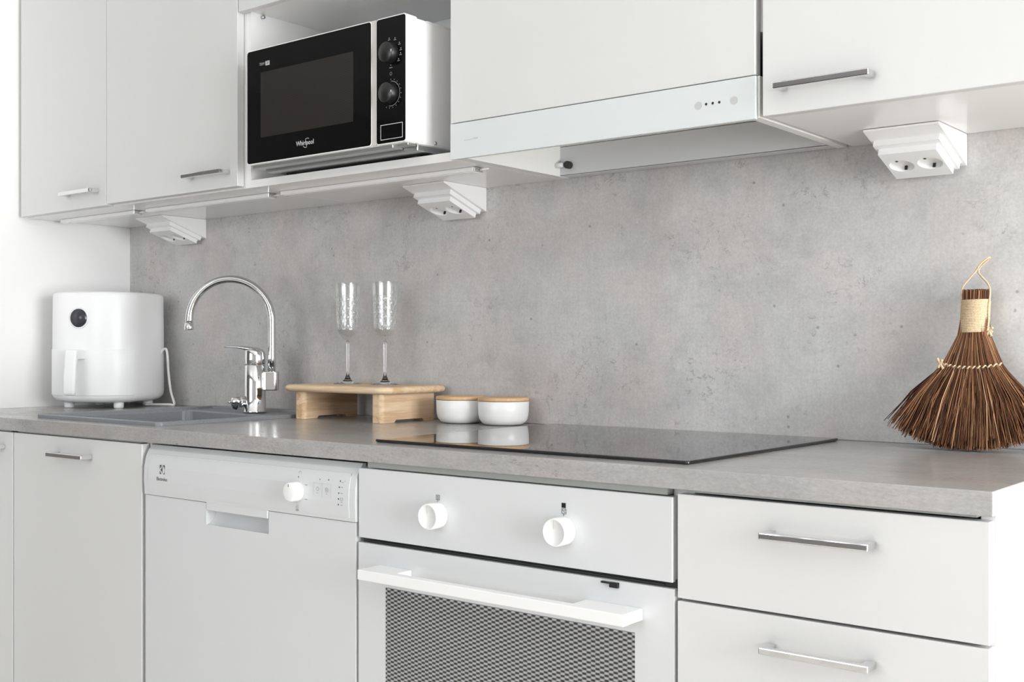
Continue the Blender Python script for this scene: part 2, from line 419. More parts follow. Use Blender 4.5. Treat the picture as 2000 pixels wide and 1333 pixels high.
c = thing('oven_housing', 'white housing cabinet around the built-in oven', 'cabinet', (1.81, -.28, 0))
part('carcass', shell(bmesh.new(), 1.5105, 2.1115, FY + .022, -.02, .10, UND - .001), M['carcass_white'], c)
part('top_rail', B(1.5275, 2.0945, FY + .006, FY + .024, .8618, UND - .0006), M['rail_grey'], c)
part('lower_panel', B(1.513, 2.108, FY, FY + .018, .15, .262, b=.001), M['front_white'], c)
part('plinth', B(1.5105, 2.1115, FY + .05, FY + .066, 0, .098), M['front_white'], c)

# ------------------------------------------------------------------ dishwasher
dw = thing('dishwasher', 'white freestanding dishwasher with round dial and recessed grip', 'dishwasher', (1.21, -.28, 0))
part('housing', join(B(.9085, 1.5055, FY + .024, -.02, .03, .862, b=.003), B(.93, 1.48, FY + .05, -.1, 0, .032)), M['appliance_white'], dw)
X0, X1 = .9126, 1.5075
dr = part('door', join(slab_hole(bmesh.new(), X0, X1 - .002, .11, .7692, FY - .001, FY + .022, 1.1065, 1.2855, .7285, .7672, 'y'),
                       B(X0 + .05, X1 - .05, FY + .022, FY + .0235, .12, .76)), M['appliance_white'], dw)
# recessed grip: concave tray with side cheeks
bm = bmesh.new(); prof = [(FY - .001, .7285), (FY + .003, .7288), (FY + .008, .7305), (FY + .014, .735), (FY + .018, .742), (FY + .0205, .750), (FY + .021, .7672)]
loops(bm, [[Vector((x, y, z)) for y, z in prof] for x in (1.1065, 1.2855)], False, False, closed=False)
part('grip_recess', bm, M['appliance_white'], dr)
def dy(z):   # face of the bowed panel
    t = [(.755, -.5722), (.770, -.5735), (.80, -.5752), (.825, -.5742), (.845, -.5700), (.858, -.5635), (.866, -.5560)]
    for (a, b), (c_, d) in zip(t, t[1:]):
        if z <= c_: return b + (d - b) * max(0, (z - a)) / (c_ - a)
    return t[-1][1]
bm = bmesh.new()
zs = [.7705, .772, .78, .80, .815, .825, .835, .845, .852, .858, .863, .8665]
def panel(bm, x0, x1, zs, off=0.0, back=FY + .022):
    rows = [[Vector((x, dy(z) - off, z)) for z in zs] for x in (x0, x1)]
    rows = [[Vector((x, back, zs[0]))] + r + [Vector((x, back, zs[-1]))] for r, x in zip(rows, (x0, x1))]
    loops(bm, rows, smooth=False); bmesh.ops.recalc_face_normals(bm, faces=bm.faces); return bm
panel(bm, X0, X1, zs)
box(bm, 1.1080, 1.2838, dy(.765) + .0001, FY + .004, .7555, .7725, b=.0015)
cp = part('control_panel', bm, M['appliance_white'], dw)
bm = bmesh.new(); panel(bm, .928, 1.4935, [.7765, .78, .80, .815, .825, .835, .845, .850], .0009, FY + .001)
inl = part('fascia', bm, M['appliance_white'], cp)
def iy(z): return dy(z) - .00115
KX, KZ = 1.3655, .811
bm = bmesh.new(); lathe(bm, [(.0175, 0), (.0170, -.003), (.0166, -.017), (.0155, -.0195), (.013, -.0203), (.0001, -.0203)], (KX, iy(KZ) + .0012, KZ), 36, 'y')
kn = part('dial', bm, M['plastic_white'], cp)
part('pointer', bar(bmesh.new(), KX - .0007, KX + .0007, KZ + .009, KZ + .0135, iy(KZ) + .0012 - .0205), M['ink_dark'], kn)
for x, z, r in ((1.3665, .8356, .0012), (1.4210, .8352, .0011), (1.4425, .8358, .0013), (1.4712, .8358, .0014), (1.4705, .8257, .0014),
                (1.4700, .8160, .0014), (1.4697, .8063, .0014), (1.4693, .7968, .0014)):
    part('indicator_light', dot(bmesh.new(), (x, iy(z), z), r), M['ink_dark'], cp)
bm = bmesh.new()
def sym(*fs):
    bm = bmesh.new()
    for f in fs: f(bm)
    part('symbol', bm, M['ink_mid'], cp)
bm.free()
sym(lambda b: ring(b, (1.3690, iy(.8425), .8425), .0032, .0006))
sym(lambda b: bar(b, 1.3640, 1.3690, .7862, .7868, iy(.786)), lambda b: frame2(b, 1.3625, 1.3685, .7815, .7850, iy(.783)), lambda b: bar(b, 1.3618, 1.3692, .7772, .7800, iy(.779)))
for x, z in ((1.3883, .8235), (1.3890, .7990)): sym(lambda b: bar(b, x - .0035, x + .0035, z - .0006, z + .0006, iy(z)))
sym(lambda b: ring(b, (1.4175, iy(.819), .819), .0030, .0007), lambda b: bar(b, 1.4145, 1.4200, .8120, .8126, iy(.812)))
sym(lambda b: ring(b, (1.4400, iy(.8185), .8185), .0036, .0007), lambda b: bar(b, 1.4375, 1.4425, .8118, .8124, iy(.812)), lambda b: dot(b, (1.4400, iy(.8185), .8185), .0012))
sym(lambda b: box(b, 1.4745, 1.4795, iy(.834) - .0001, iy(.834), .8335, .8342), lambda b: ring(b, (1.4800, iy(.836), .8362), .0025, .0007, 20, -1.6, .6))
for z in (.826, .816, .7965): sym(lambda b: bar(b, 1.4745, 1.4790, z - .0005, z + .0005, iy(z)))
sym(lambda b: frame2(b, 1.4742, 1.4800, .8040, .8085, iy(.806)), lambda b: bar(b, 1.4745, 1.4798, .8010, .8016, iy(.801)))
bm = bmesh.new(); frame2(bm, 1.4075, 1.4290, .8040, .8295, iy(.817) - .0001, .0004); frame2(bm, 1.4290, 1.4510, .8040, .8295, iy(.817) - .0001, .0004)
part('button_outline', bm, M['ink_pale'], cp)
# emblem: square with a three-part star cut out of it, and the maker's name
bm = bmesh.new(); ex, ez, eh, ey = .9738, .8215, .0093, iy(.822) - .0001
hw = .0078
def poly(bm, pts):
    return bm.faces.new([bm.verts.new((ex + a * hw, ey, ez + b * eh)) for a, b in pts])
poly(bm, [(-1, 1), (-.05, 1), (-.35, .84), (-.62, .6), (-.85, .25)] + [(-1, .25)])
poly(bm, [(-1, -1), (-1, -.25), (-.85, -.25), (-.62, -.6), (-.35, -.84), (-.05, -1)])
poly(bm, [(1, 1), (1, .15), (.86, .45), (.62, .72), (.3, .92), (.1, 1)])
poly(bm, [(1, -1), (.1, -1), (.3, -.92), (.62, -.72), (.86, -.45), (1, -.15)])
poly(bm, [(-.95, .0), (-.45, .12), (-.15, .36), (.02, .8), (.1, .8), (.1, -.8), (.02, -.8), (-.15, -.36), (-.45, -.12)])
poly(bm, [(.93, .5), (1, .5), (1, -.5), (.93, -.5)])
text(bm, 'Electrolux', (.9738, iy(.805) - .0001, .8035), .0098, sx=.86)
part('brand_mark', bm, M['ink_dark'], cp)

# ------------------------------------------------------------------ oven
ov = thing('built_in_oven', 'white built-in oven with two round knobs and a dotted glass door', 'oven', (1.81, -.28, .27))
part('cavity_body', B(1.5285, 2.0935, FY + .024, -.05, .27, .860), M['steel'], ov)
op = part('control_panel', B(1.5115, 2.1060, FY, FY + .0215, .7467, .8603, b=.0012), M['appliance_white'], ov)
for kx in (1.6875, 1.9285):
    bm = bmesh.new(); lathe(bm, [(.0200, 0), (.0203, -.001), (.0203, -.0215), (.0196, -.0240), (.0182, -.0250), (.0180, -.0246), (.0001, -.0246)], (kx, FY, .7985), 48, 'y')
    k = part('knob', bm, M['plastic_white'], op)
    part('pointer', bar(bmesh.new(), kx - .0004, kx + .0004, .804, .8155, FY - .0248), M['ink_pale'], k)
bm = bmesh.new(); y = FY - .0003
frame2(bm, 1.6840, 1.6915, .8222, .8300, y, .0007); frame2(bm, 1.6864, 1.6890, .8240, .8282, y, .0006); bar(bm, 1.6872, 1.6879, .8195, .8222, y)
part('symbol', bm, M['ink_dark'], op); bm = bmesh.new()
frame2(bm, 1.9250, 1.9330, .8222, .8297, y, .0006); text(bm, '°C', (1.9290, y, .8258), .0058); bar(bm, 1.9283, 1.9290, .8192, .8222, y)
part('symbol', bm, M['ink_dark'], op)
part('printed_square', bar(bmesh.new(), 1.9248, 1.9320, .8308, .8378, y), M['black_plastic'], op)
part('vent_strip', join(B(1.5155, 2.1085, FY + .008, FY + .020, .735, .7495), B(1.53, 2.09, FY + .004, FY + .010, .7415, .7430)), M['dark_seal'], ov)
part('door_latch', join(B(1.994, 2.022, FY - .004, FY + .006, .7335, .7362, b=.0006), B(2.008, 2.022, FY - .0045, FY + .006, .7290, .7365, b=.0006)), M['black_plastic'], ov)
od = part('door', slab_hole(bmesh.new(), 1.5115, 2.1085, .270, .7385, FY, FY + .020, 1.5738, 2.0474, .385, .6720, 'y'), M['appliance_white'], ov)
part('window_glass', B(1.5738, 2.0474, FY + .0002, FY + .004, .385, .6720), M['oven_mesh'], od)
bm = bmesh.new(); hy0, hz0, hz1 = FY - .0505, .6905, .7070
box(bm, 1.5610, 2.0612, hy0, hy0 + .016, hz0, hz1, b=.0015)
for xa, xb in ((1.5615, 1.633), (1.968, 2.0607)):
    rplate(bm, xa, xb, hy0 + .010, FY, hz0 + .0004, hz1 - .0004, .003, 'z', .001, 3)
part('handle', bm, M['plastic_white'], od)

# ------------------------------------------------------------------ wall cabinets
def wall_unit(name, label, x0, x1):
    t = thing(name, label, 'cabinet', ((x0 + x1) / 2, -.16, UZ))
    return t
c = wall_unit('wall_cabinet', 'narrow white wall cabinet in the corner beside the left wall', 0, .397)
part('carcass', shell(bmesh.new(), LX + .003, .3985, UY + .0195, -.0015, UZ, 2.18, top=True), M['carcass_white'], c)
front(c, 'door', .0005, .3965, UZ + .0005, 2.18, UY, (.2285, .3665), 1.4385)
c = wall_unit('wall_cabinet', 'wide white wall cabinet between the corner cabinet and the microwave niche', .4, .9)
part('carcass', shell(bmesh.new(), .3995, .8995, UY + .0195, -.0015, UZ, 2.18, top=True), M['carcass_white'], c)
front(c, 'door', .3985, .8965, UZ + .0035, 2.18, UY, (.7323, .8705), 1.4362)
c = wall_unit('microwave_cabinet', 'white open niche cabinet holding the microwave', .9, 1.5)
part('carcass', shell(bmesh.new(), .9005, 1.5035, UY + .0200, -.0015, UZ, 2.18, top=True), M['carcass_white'], c)
part('niche_ceiling', B(.917, 1.487, UY + .022, -.011, 1.7775, 1.7935), M['carcass_white'], c)
front(c, 'flap_door', .8990, 1.5015, 1.7750, 2.18, UY)
bm = bmesh.new(); lathe(bm, [(.004, 0), (.004, .006), (.0001, .0062)], (.917, -.285, 1.7715), 14, 'x'); part('shelf_pin', bm, M['steel'], c)
c = wall_unit('hood_cabinet', 'white wall cabinet above the range hood glass', 1.5, 2.1)
part('carcass', shell(bmesh.new(), 1.5045, 2.1135, UY + .0195, -.0015, 1.53, 2.18, top=True), M['carcass_white'], c)
front(c, 'door', 1.5045, 2.1075, 1.4632, 2.18, UY)
c = wall_unit('wall_cabinet', 'white wall cabinet with chrome handle at the right, above the hand broom', 2.1, 2.5)
part('carcass', shell(bmesh.new(), 2.1215, 2.5195, UY + .0195, -.0015, UZ + .0005, 2.18, top=True), M['carcass_white'], c)
front(c, 'door', 2.1195, 2.5195, UZ - .0005, 2.18, UY, (2.1483, 2.2905), 1.4365)
# range hood
h = thing('range_hood', 'slim white range hood with glass front strip and three black dots', 'range hood', (1.805, -.16, UZ))
part('glass_front', B(1.5045, 2.1085, UY - .0005, UY + .006, 1.3975, 1.4617, b=.0008), M['glass_white'], h, label='pale glass front strip with touch controls')
bm = bmesh.new(); x0, x1, y0, y1, z0, z1 = 1.5055, 2.1115, UY + .0070, -.0020, UZ, 1.4622
box(bm, x0, x0 + .024, y0, y1, z0, z1); box(bm, x1 - .016, x1, y0, y1, z0, z1)
box(bm, x0 + .024, x1 - .016, y0, y0 + .012, z0, z1); box(bm, x0 + .024, x1 - .016, y0 + .012, y1, z1 - .003, z1)
part('hood_body', bm, M['edge_white'], h)
bm = bmesh.new()
box(bm, x0 + .0242, x1 - .0162, -.034, -.031, UZ + .0012, z1 - .004); box(bm, x0 + .0242, x1 - .0162, -.034, -.004, UZ + .0004, UZ + .0022)
part('filter_panel', bm, M['appliance_white'], h)
bm = bmesh.new(); lathe(bm, [(.0075, 0), (.0075, -.010), (.0065, -.0125)], (1.553, -.034, 1.4205), 20, 'y')
part('drain_plug', bm, M['dark_seal'], h, label='black-ringed round plug')
bm = bmesh.new(); lathe(bm, [(.0048, 0), (.0048, .014), (.0035, .0155)], (1.5300, -.048, 1.4200), 18, 'x'); part('catch', bm, M['plastic_white'], h)
for x in (2.0262, 2.0375, 2.0487): part('indicator_light', dot(bmesh.new(), (x, UY - .0008, 1.4298), .0021), M['black_plastic'], h)
for x in (2.0130, 2.0735): part('touch_button', dot(bmesh.new(), (x, UY - .0008, 1.4291), .0062, 28), M['ink_pale'], h)
bm = bmesh.new(); bar(bm, 1.5375, 1.5580, 1.4285, 1.4300, UY - .0007); bar(bm, 1.5590, 1.5700, 1.4292, 1.4318, UY - .0007)
part('faint_lettering', bm, M['ink_pale'], h)
bm = bmesh.new(); lathe(bm, [(.0035, 0), (.0045, .004), (.0001, .0042)], (2.1115, UY + .03, 1.4325), 14, 'x'); part('side_screw', bm, M['steel'], h)

# light profiles under the wall cabinets
def lamp(x0, x1, label):
    t = thing('linear_light', label, 'light', ((x0 + x1) / 2, -.228, UZ - .010), group='slim light profiles under the wall cabinets')
    part('profile', B(x0, x1, -.2415, -.2145, UZ - .0085, UZ - .0002, b=.0015), M['plastic_white'], t)
    for xa in (x0 - .003, x1): part('end_cap', B(xa, xa + .003, -.2405, -.2155, UZ - .009, UZ - .0004, b=.0008), M['satin_chrome'], t)
    part('diffuser', B(x0 + .004, x1 - .004, -.2370, -.2190, UZ - .0095, UZ - .0083), M['socket_white'], t)
    bm = bmesh.new(); tube(bm, spline([(x1 + .003, -.225, UZ - .005), (x1 + .012, -.226, UZ - .0045), (x1 + .022, -.222, UZ - .0035)], 5), .0016, 8)
    part('lead', bm, M['plastic_white'], t)
lamp(.030, .365, 'slim white light profile under the corner wall cabinet')
lamp(.420, .880, 'slim white light profile under the wide wall cabinet')
lamp(.925, 1.478, 'slim white light profile under the microwave niche')

# ------------------------------------------------------------------ socket blocks under the cabinets
SW, SD, SH = .1165, .137, .0505
so = thing('socket_block', 'white angled double socket block under the right wall cabinet', 'power socket', (2.194, -.0008, UZ - .0004), group='angled double socket blocks under the wall cabinets')
bm = bmesh.new(); tri = [(0, 0), (-SD, 0), (-SD, -.003), (0, -SH)]
loops(bm, [[Vector((x, y, z)) for y, z in tri] for x in (0, SW)], smooth=False); bmesh.ops.recalc_face_normals(bm, faces=bm.faces)
part('housing', bm, M['socket_white'], so, True)
L = math.hypot(SD, SH - .003); dv = Vector((0, SD, -(SH - .003))) / L; nv = Vector((0, -(SH - .003), -SD)) / L
def sl(x, u, h_): return Vector((x, -SD, -.003)) + dv * u + nv * h_
def step(bm, x0, x1, u0, u1, h0, h1):
    q = [[(x0, u0), (x1, u0), (x1, u1), (x0, u1)]]
    loops(bm, [[sl(x, u, h_) for x, u in q[0]] for h_ in (h0, h1)], smooth=False); bmesh.ops.recalc_face_normals(bm, faces=bm.faces)
    return bm
part('stepped_frame', step(bmesh.new(), .005, SW - .008, .032, L - .010, -.001, .0095), M['socket_white'], so, True)
bm = step(bmesh.new(), .010, SW - .0155, .044, L - .014, .0090, .0195)
cut = bmesh.new()
def tilt_cyl(bm, xc, uc, r, h0, h1, k=36):
    loops(bm, [[sl(xc + r * math.cos(2 * PI * i / k), uc + r * math.sin(2 * PI * i / k), hh) for i in range(k)] for hh in (h0, h1)], smooth=True)
    bmesh.ops.recalc_face_normals(bm, faces=bm.faces); return bm
UC = (.044 + L - .014) / 2
for xc in (.0335, .0785): tilt_cyl(cut, xc, UC, .0195, .0105, .03)
bm = bool_cut(bm, cut)
sf = part('socket_plate', bm, M['socket_white'], so, True)
for xc in (.0335, .0785):
    b2 = bmesh.new()
    for s in (-1, 1): tilt_cyl(b2, xc + s * .0095, UC, .0024, .0104, .0108, 14)
    for s in (-1, 1):
        loops(b2, [[sl(xc + s * .0002 + a, UC + s * .0178 + b, hh) for a, b in ((-.002, -.0012), (.002, -.0012), (.002, .0012), (-.002, .0012))] for hh in (.0105, .0172)], smooth=False)
    part('contacts', b2, M['knob_black'], sf, True)
bm = bmesh.new(); lathe(bm, [(.002, 0), (.0016, -.0008), (.0001, -.0008)], (SW - .006, -SD + .003, -.003), 12, 'z'); part('screw', bm, M['steel'], so, True)
duplicate(so, (1.194, -.0008, UZ - .0004), 'white angled double socket block under the microwave niche')
duplicate(so, (.2205, -.0008, UZ - .0004), 'white angled double socket block under the corner wall cabinet')

# ------------------------------------------------------------------ microwave
mw = thing('microwave_oven', 'white microwave with black glass door and two black dials standing in the open niche', 'microwave', (1.21, -.2, 1.4165))
MX0, MX1, MZ0, MZ1, MY = .9825, 1.4365, 1.4325, 1.6680, -.3800
part('case', join(B(MX0 + .004, MX1 - .001, -.3485, -.045, MZ0, MZ1 - .003, b=.006), B(MX0 + .006, MX1 - .004, -.320, -.05, MZ0 + .003, MZ1 - .0015, b=.003)), M['plastic_white'], mw)
bm = bmesh.new(); rplate(bm, MX0, MX1, MZ0, MZ1, MY + .004, -.349, .008, 'y', .0015); part('front_frame', bm, M['plastic_white'], mw)
bm = bmesh.new(); rplate(bm, MX0 + .0006, 1.3470, MZ0 + .0006, MZ1 - .0006, MY + .0006, MY + .005, .008, 'y', .0008); md = part('door', bm, M['plastic_white'], mw)
bm = bmesh.new(); rplate(bm, MX0 + .0026, 1.3462, MZ0 + .0026, MZ1 - .0026, MY, MY + .003, .0062, 'y', .0005); part('door_glass', bm, M['black_glass'], md)
part('door_window', B(1.0280, 1.2990, MY - .0002, MY + .001, 1.4855, 1.6180), M['mw_mesh'], md)
bm = bmesh.new(); text(bm, 'Whirlpool', (1.1630, MY - .0004, 1.4602), .0135, sx=.92)
ring(bm, (1.1700, MY - .0004, 1.4600), .0088, .0008, 28, 1.0, 2.3); ring(bm, (1.1650, MY - .0004, 1.4600), .0090, .0009, 28, 3.8, 5.1)
part('brand_lettering', bm, M['ink_light'], md)
bm = bmesh.new(); text(bm, '700W', (1.0330, MY - .0004, 1.6345), .0085, sx=.8); part('badge_text', bm, M['ink_mid'], md)
bm = bmesh.new(); bar(bm, 1.0438, 1.0560, 1.6302, 1.6388, MY - .0003); part('badge', bm, M['ink_light'], md)
bm = bmesh.new(); text(bm, '20', (1.0499, MY - .0006, 1.6345), .0078); part('badge_number', bm, M['black_plastic'], md)
part('grip_strip', B(1.3475, 1.3590, MY + .0015, MY + .006, MZ0 + .001, MZ1 - .001, b=.0006), M['cream_strip'], mw)
bm = bmesh.new(); rplate(bm, 1.3598, MX1 - .0004, MZ0 + .0006, MZ1 - .0006, MY + .0006, MY + .005, .006, 'y', .0008); cpn = part('control_panel', bm, M['plastic_white'], mw)
bm = bmesh.new(); rplate(bm, 1.3610, MX1 - .0018, MZ0 + .0026, MZ1 - .0026, MY, MY + .003, .005, 'y', .0005); part('panel_glass', bm, M['black_glass'], cpn)
for kz in (1.5985, 1.5245):
    bm = bmesh.new(); lathe(bm, [(.0193, 0), (.0190, -.004), (.0183, -.0150), (.0172, -.0162), (.0001, -.0158)], (1.3985, MY, kz), 44, 'y')
    k = part('dial', bm, M['knob_black'], cpn)
    part('rim_mark', B(1.3985 + .0150, 1.3985 + .0168, MY - .0166, MY - .0160, kz - .0022, kz + .0022), M['ink_light'], k)
bm = bmesh.new(); y = MY - .0004
frame2(bm, 1.3718, 1.4285, 1.4412, 1.4692, y, .0011); part('door_button', bm, M['ink_light'], cpn, label='silver outlined door button')
bm = bmesh.new()
ring(bm, (1.3985, y, 1.5245), .0228, .0009, 40, -1.8, 1.57)
for i in range(12):
    t = 1.57 - i * 3.6 / 11; dot(bm, (1.3985 + .0262 * math.cos(t), y, 1.5245 + .0262 * math.sin(t)), .0009, 8)
ring(bm, (1.3985, y, 1.5610), .0026, .0007); dot(bm, (1.3985, y, 1.5765), .0010, 8); bar(bm, 1.3945, 1.4025, 1.5715, 1.5727, y)
for t in (1.75, 1.15, .55, .1, -.25, -.7):
    cx_, cz_ = 1.3985 + .0255 * math.cos(t), 1.5985 + .0255 * math.sin(t)
    bar(bm, cx_ - .003, cx_ + .003, cz_ - .0006, cz_ + .0006, y); dot(bm, (cx_, y, cz_ + .0032), .0014, 6)
part('dial_markings', bm, M['ink_mid'], cpn)
part('underside_plate', join(B(.992, 1.3950, -.372, -.345, 1.4265, MZ0 + .001, b=.001), B(.998, 1.4300, -.343, -.06, 1.4215, MZ0 + .001, b=.0015), B(1.375, 1.43, -.368, -.345, 1.4290, MZ0 + .001, b=.001)), M['steel'], mw)
for fx in (1.03, 1.39):
    for fy in (-.30, -.10):
        bm = bmesh.new(); lathe(bm, [(.010, 0), (.011, .0055)], (fx, fy, 1.4162), 18, 'z'); part('foot', bm, M['black_plastic'], mw)
bm = bmesh.new(); lathe(bm, [(.0035, 0), (.0035, .0015), (.0001, .002)], (MX1 - .001, -.300, 1.4400), 12, 'x'); part('case_screw', bm, M['steel'], mw)

# ------------------------------------------------------------------ hob
hb = thing('induction_hob', 'flat black glass hob set into the worktop above the oven', 'hob', (1.8, -.28, TOP))
bm = bmesh.new(); rplate(bm, 1.5095, 2.1075, -.5315, -.0275, TOP + .0008, TOP + .0052, .004, 'z', .0012); part('glass_top', bm, M['hob_glass'], hb)
part('rim_seal', B(1.5130, 2.1040, -.5280, -.0310, TOP + .00005, TOP + .0009), M['dark_seal'], hb)

# ------------------------------------------------------------------ sink
sk = thing('kitchen_sink', 'dark grey composite sink bowl let into the worktop', 'sink', (.66, -.29, TOP))
bm = bmesh.new(); ox0, ox1, oy0, oy1 = .4270, .8970, -.5320, -.0400
def L2(x0, x1, y0, y1, r, z):
    sk_ = .05 if y1 < -.1 and x0 < .5 else 0     # the back edge of the bowl runs slightly forward towards the tap
    return [Vector((p, q - (sk_ * (p - .44) / .44 if q > -.3 else 0), z)) for p, q in rrect(x0, x1, y0, y1, r, 6)]
seq = [L2(ox0, ox1, oy0, oy1, .014, TOP + .0002), L2(ox0, ox1, oy0, oy1, .014, TOP + .0068), L2(ox0 + .0012, ox1 - .0012, oy0 + .0012, oy1 - .0012, .013, TOP + .008),
       L2(ox0 + .010, ox1 - .010, oy0 + .010, oy1 - .010, .012, TOP + .008), L2(ox0 + .0125, ox1 - .0125, oy0 + .0125, oy1 - .0125, .012, TOP + .0065),
       L2(ox0 + .0135, ox1 - .0135, oy0 + .0135, oy1 - .0135, .011, TOP + .0020),
       L2(.4412, .8828, -.5178, -.1300, .026, TOP + .0015), L2(.4430, .8810, -.5160, -.1320, .026, TOP - .002), L2(.4500, .8740, -.5090, -.1400, .030, TOP - .14),
       L2(.4650, .8590, -.4940, -.1540, .030, TOP - .158), L2(.6200, .7000, -.3800, -.3000, .030, TOP - .162)]
loops(bm, seq, False, True, smooth=False); bmesh.ops.recalc_face_normals(bm, faces=bm.faces)
part('bowl', bm, M['sink'], sk)
bm = bmesh.new(); lathe(bm, [(.030, 0), (.030, .002), (.020, .003), (.0001, .001)], (.66, -.34, TOP - .1618), 28); part('waste_plug', bm, M['satin_chrome'], sk)

# ------------------------------------------------------------------ kitchen tap (local x runs to the right along the picture of it)
tp = thing('kitchen_tap', 'tall chrome kitchen tap with arched swivel spout behind the sink', 'tap', (.6964, -.1275, TOP + .0026), YAW)
bm = bmesh.new(); lathe(bm, [(.0272, 0), (.0272, .004), (.0256, .006), (.0252, .05), (.0248, .1125), (.0240, .1135), (.0001, .1135)], n=48); part('mixer_body', bm, M['chrome'], tp, True)
bm = bmesh.new()   # head: short tilted cap
ls = []
for h_, r_, sx_ in ((.1145, .0243, 0), (.116, .0248, 0), (.130, .0246, 0), (.146, .0240, 0), (.1505, .0222, 0), (.1535, .017, 0), (.1545, .010, 0), (.1548, .001, 0)):
    ls.append([Vector((sx_ + r_ * math.cos(2 * PI * i / 40), r_ * math.sin(2 * PI * i / 40), h_ - .12 * (r_ * math.cos(2 * PI * i / 40)) * (1 if h_ > .14 else 0))) for i in range(40)])
loops(bm, ls); bmesh.ops.recalc_face_normals(bm, faces=bm.faces)
hd = part('lever_head', bm, M['chrome'], tp, True)
bm = bmesh.new(); ls = []   # lever: flat tongue that thins to the tip
for x, z, wd, th in ((.010, .1500, .019, .010), (-.004, .1515, .0205, .013), (-.016, .1530, .0200, .013), (-.028, .1548, .0170, .0095), (-.042, .1565, .0145, .0068), (-.058, .1572, .0125, .0052), (-.068, .1572, .0110, .0044), (-.0725, .1570, .0085, .0036), (-.0745, .1568, .0040, .0018)):
    ls.append([Vector((x, wd * math.cos(2 * PI * i / 20), z + th / 2 * math.sin(2 * PI * i / 20))) for i in range(20)])
loops(bm, ls); bmesh.ops.recalc_face_normals(bm, faces=bm.faces); part('lever', bm, M['chrome'], hd, True)
bm = bmesh.new(); rplate(bm, .0180, .0565, -.0145, .0145, .0530, .0985, .010, 'z', .0025); part('spout_block', bm, M['satin_chrome'], tp, True)
R_ = .0983; cx0 = .040 - R_; cz0 = .2206
pts = [(.040, 0, .0975), (.040, 0, .13), (.040, 0, .165), (.040, 0, .195)] + [(cx0 + R_ * math.cos(t), 0, cz0 + R_ * math.sin(t)) for t in [PI * i / 36 for i in range(0, 37)]] + [(cx0 - R_ - .0005, 0, cz0 - .006)]
bm = bmesh.new(); tube(bm, pts, .0090, 24); s_ = part('spout', bm, M['chrome'], tp, True)
bm = bmesh.new(); lathe(bm, [(.0092, 0), (.0092, -.0005), (.0108, -.001), (.0112, -.016), (.0105, -.017), (.0095, -.0165), (.0001, -.014)][::-1], (cx0 - R_ - .0005, 0, cz0 - .006), 28); part('aerator', bm, M['satin_chrome'], s_, True)
vd = Vector((-.93, -.36, -.02)).normalized(); v0 = vd * .020 + Vector((0, 0, .0275))
bm = bmesh.new(); tube(bm, [v0 + vd * q for q in (0, .010, .0101, .026, .028, .0345, .036)], [.0118, .0122, .0138, .0132, .0118, .0108, .004], 26); vv_ = part('appliance_valve', bm, M['satin_chrome'], tp, True)
bm = bmesh.new(); tube(bm, [v0 + vd * .028 + Vector((.000, 0, 0)), v0 + vd * .043 + Vector((0, 0, -.0005))], [.0032, .0022], 10); part('valve_lever', bm, M['chrome'], vv_, True)
bm = bmesh.new(); tube(bm, [v0 + vd * .024 + Vector((0, -.004, -.010)), v0 + vd * .026 + Vector((0, -.006, -.016))], [.0065, .0055], 14); part('valve_stop', bm, M['black_plastic'], vv_, True)

# ------------------------------------------------------------------ air fryer
af = thing('air_fryer', 'white squarish air fryer with round dark display in the left corner', 'air fryer', (.132, -.160, TOP), math.radians(25))
HW, HD, RR = .1215, .134, .088
def FL(ins, z, r=RR): return [Vector((p, q, z)) for p, q in rrect(-HW + ins, HW - ins, -HD + ins, HD - ins, r - ins * .6, 12)]
bm = bmesh.new()
loops(bm, [FL(.034, .0155), FL(.022, .0165), FL(.012, .0200), FL(.005, .0255), FL(.0015, .0320), FL(.0, .042), FL(.0, .10), FL(.0005, .20), FL(.0015, .292), FL(.003, .2975), FL(.007, .3010), FL(.014, .3025), FL(.03, .3030)])
bmesh.ops.recalc_face_normals(bm, faces=bm.faces); part('body', bm, M['fryer_white'], af, True)
fr = [(p, q) for p, q in rrect(-HW - .0008, HW + .0008, -HD - .0008, HD + .0008, RR, 16)]
fr = [(p, q) for p, q in fr if q < -HD + .062]
fr.sort(key=lambda a: math.atan2(a[1] + .02, a[0]))
bm = bmesh.new()
ls = []
for z, d in ((.0335, -.0030), (.0345, -.0004), (.037, 0), (.10, 0), (.1515, 0), (.1532, -.0006), (.1537, -.0030)):
    ls.append([Vector((p * (1 + d / .12), q * (1 + d / .12), z)) for p, q in fr])
loops(bm, ls, False, False, closed=False); bmesh.ops.recalc_face_normals(bm, faces=bm.faces)
ddr = part('drawer', bm, M['fryer_white'], af, True)
bm = bmesh.new(); ls = []
for z, yo, hw_, th in ((.037, -.1725, .010, .006), (.0385, -.1735, .0145, .010), (.045, -.1745, .0170, .013), (.070, -.1735, .0172, .0135), (.110, -.1700, .0172, .0135), (.140, -.1665, .0172, .0135), (.1500, -.1650, .0170, .0130), (.1525, -.1645, .0150, .011)):
    ls.append([Vector((p, yo + q, z)) for p, q in rrect(-hw_, hw_, -th / 2, th / 2, min(th / 2 - .0004, .006), 5)])
loops(bm, ls); bmesh.ops.recalc_face_normals(bm, faces=bm.faces)
rplate(bm, -.0150, .0170, -.166, -.128, .128, .1522, .006, 'z', .002)
part('handle', bm, M['fryer_white'], ddr, True)
bm = bmesh.new(); lathe(bm, [(.0272, .0012), (.0272, -.0016), (.0250, -.0026), (.0240, -.0020)], (0, -HD, .2335), 44, 'y', True, True); rg = part('display_ring', bm, M['plastic_white'], af, True)
bm = bmesh.new(); lathe(bm, [(.0236, 0), (.0236, -.0014), (.0001, -.0016)], (0, -HD - .0018, .2335), 44, 'y'); part('display', bm, M['display'], rg, True)
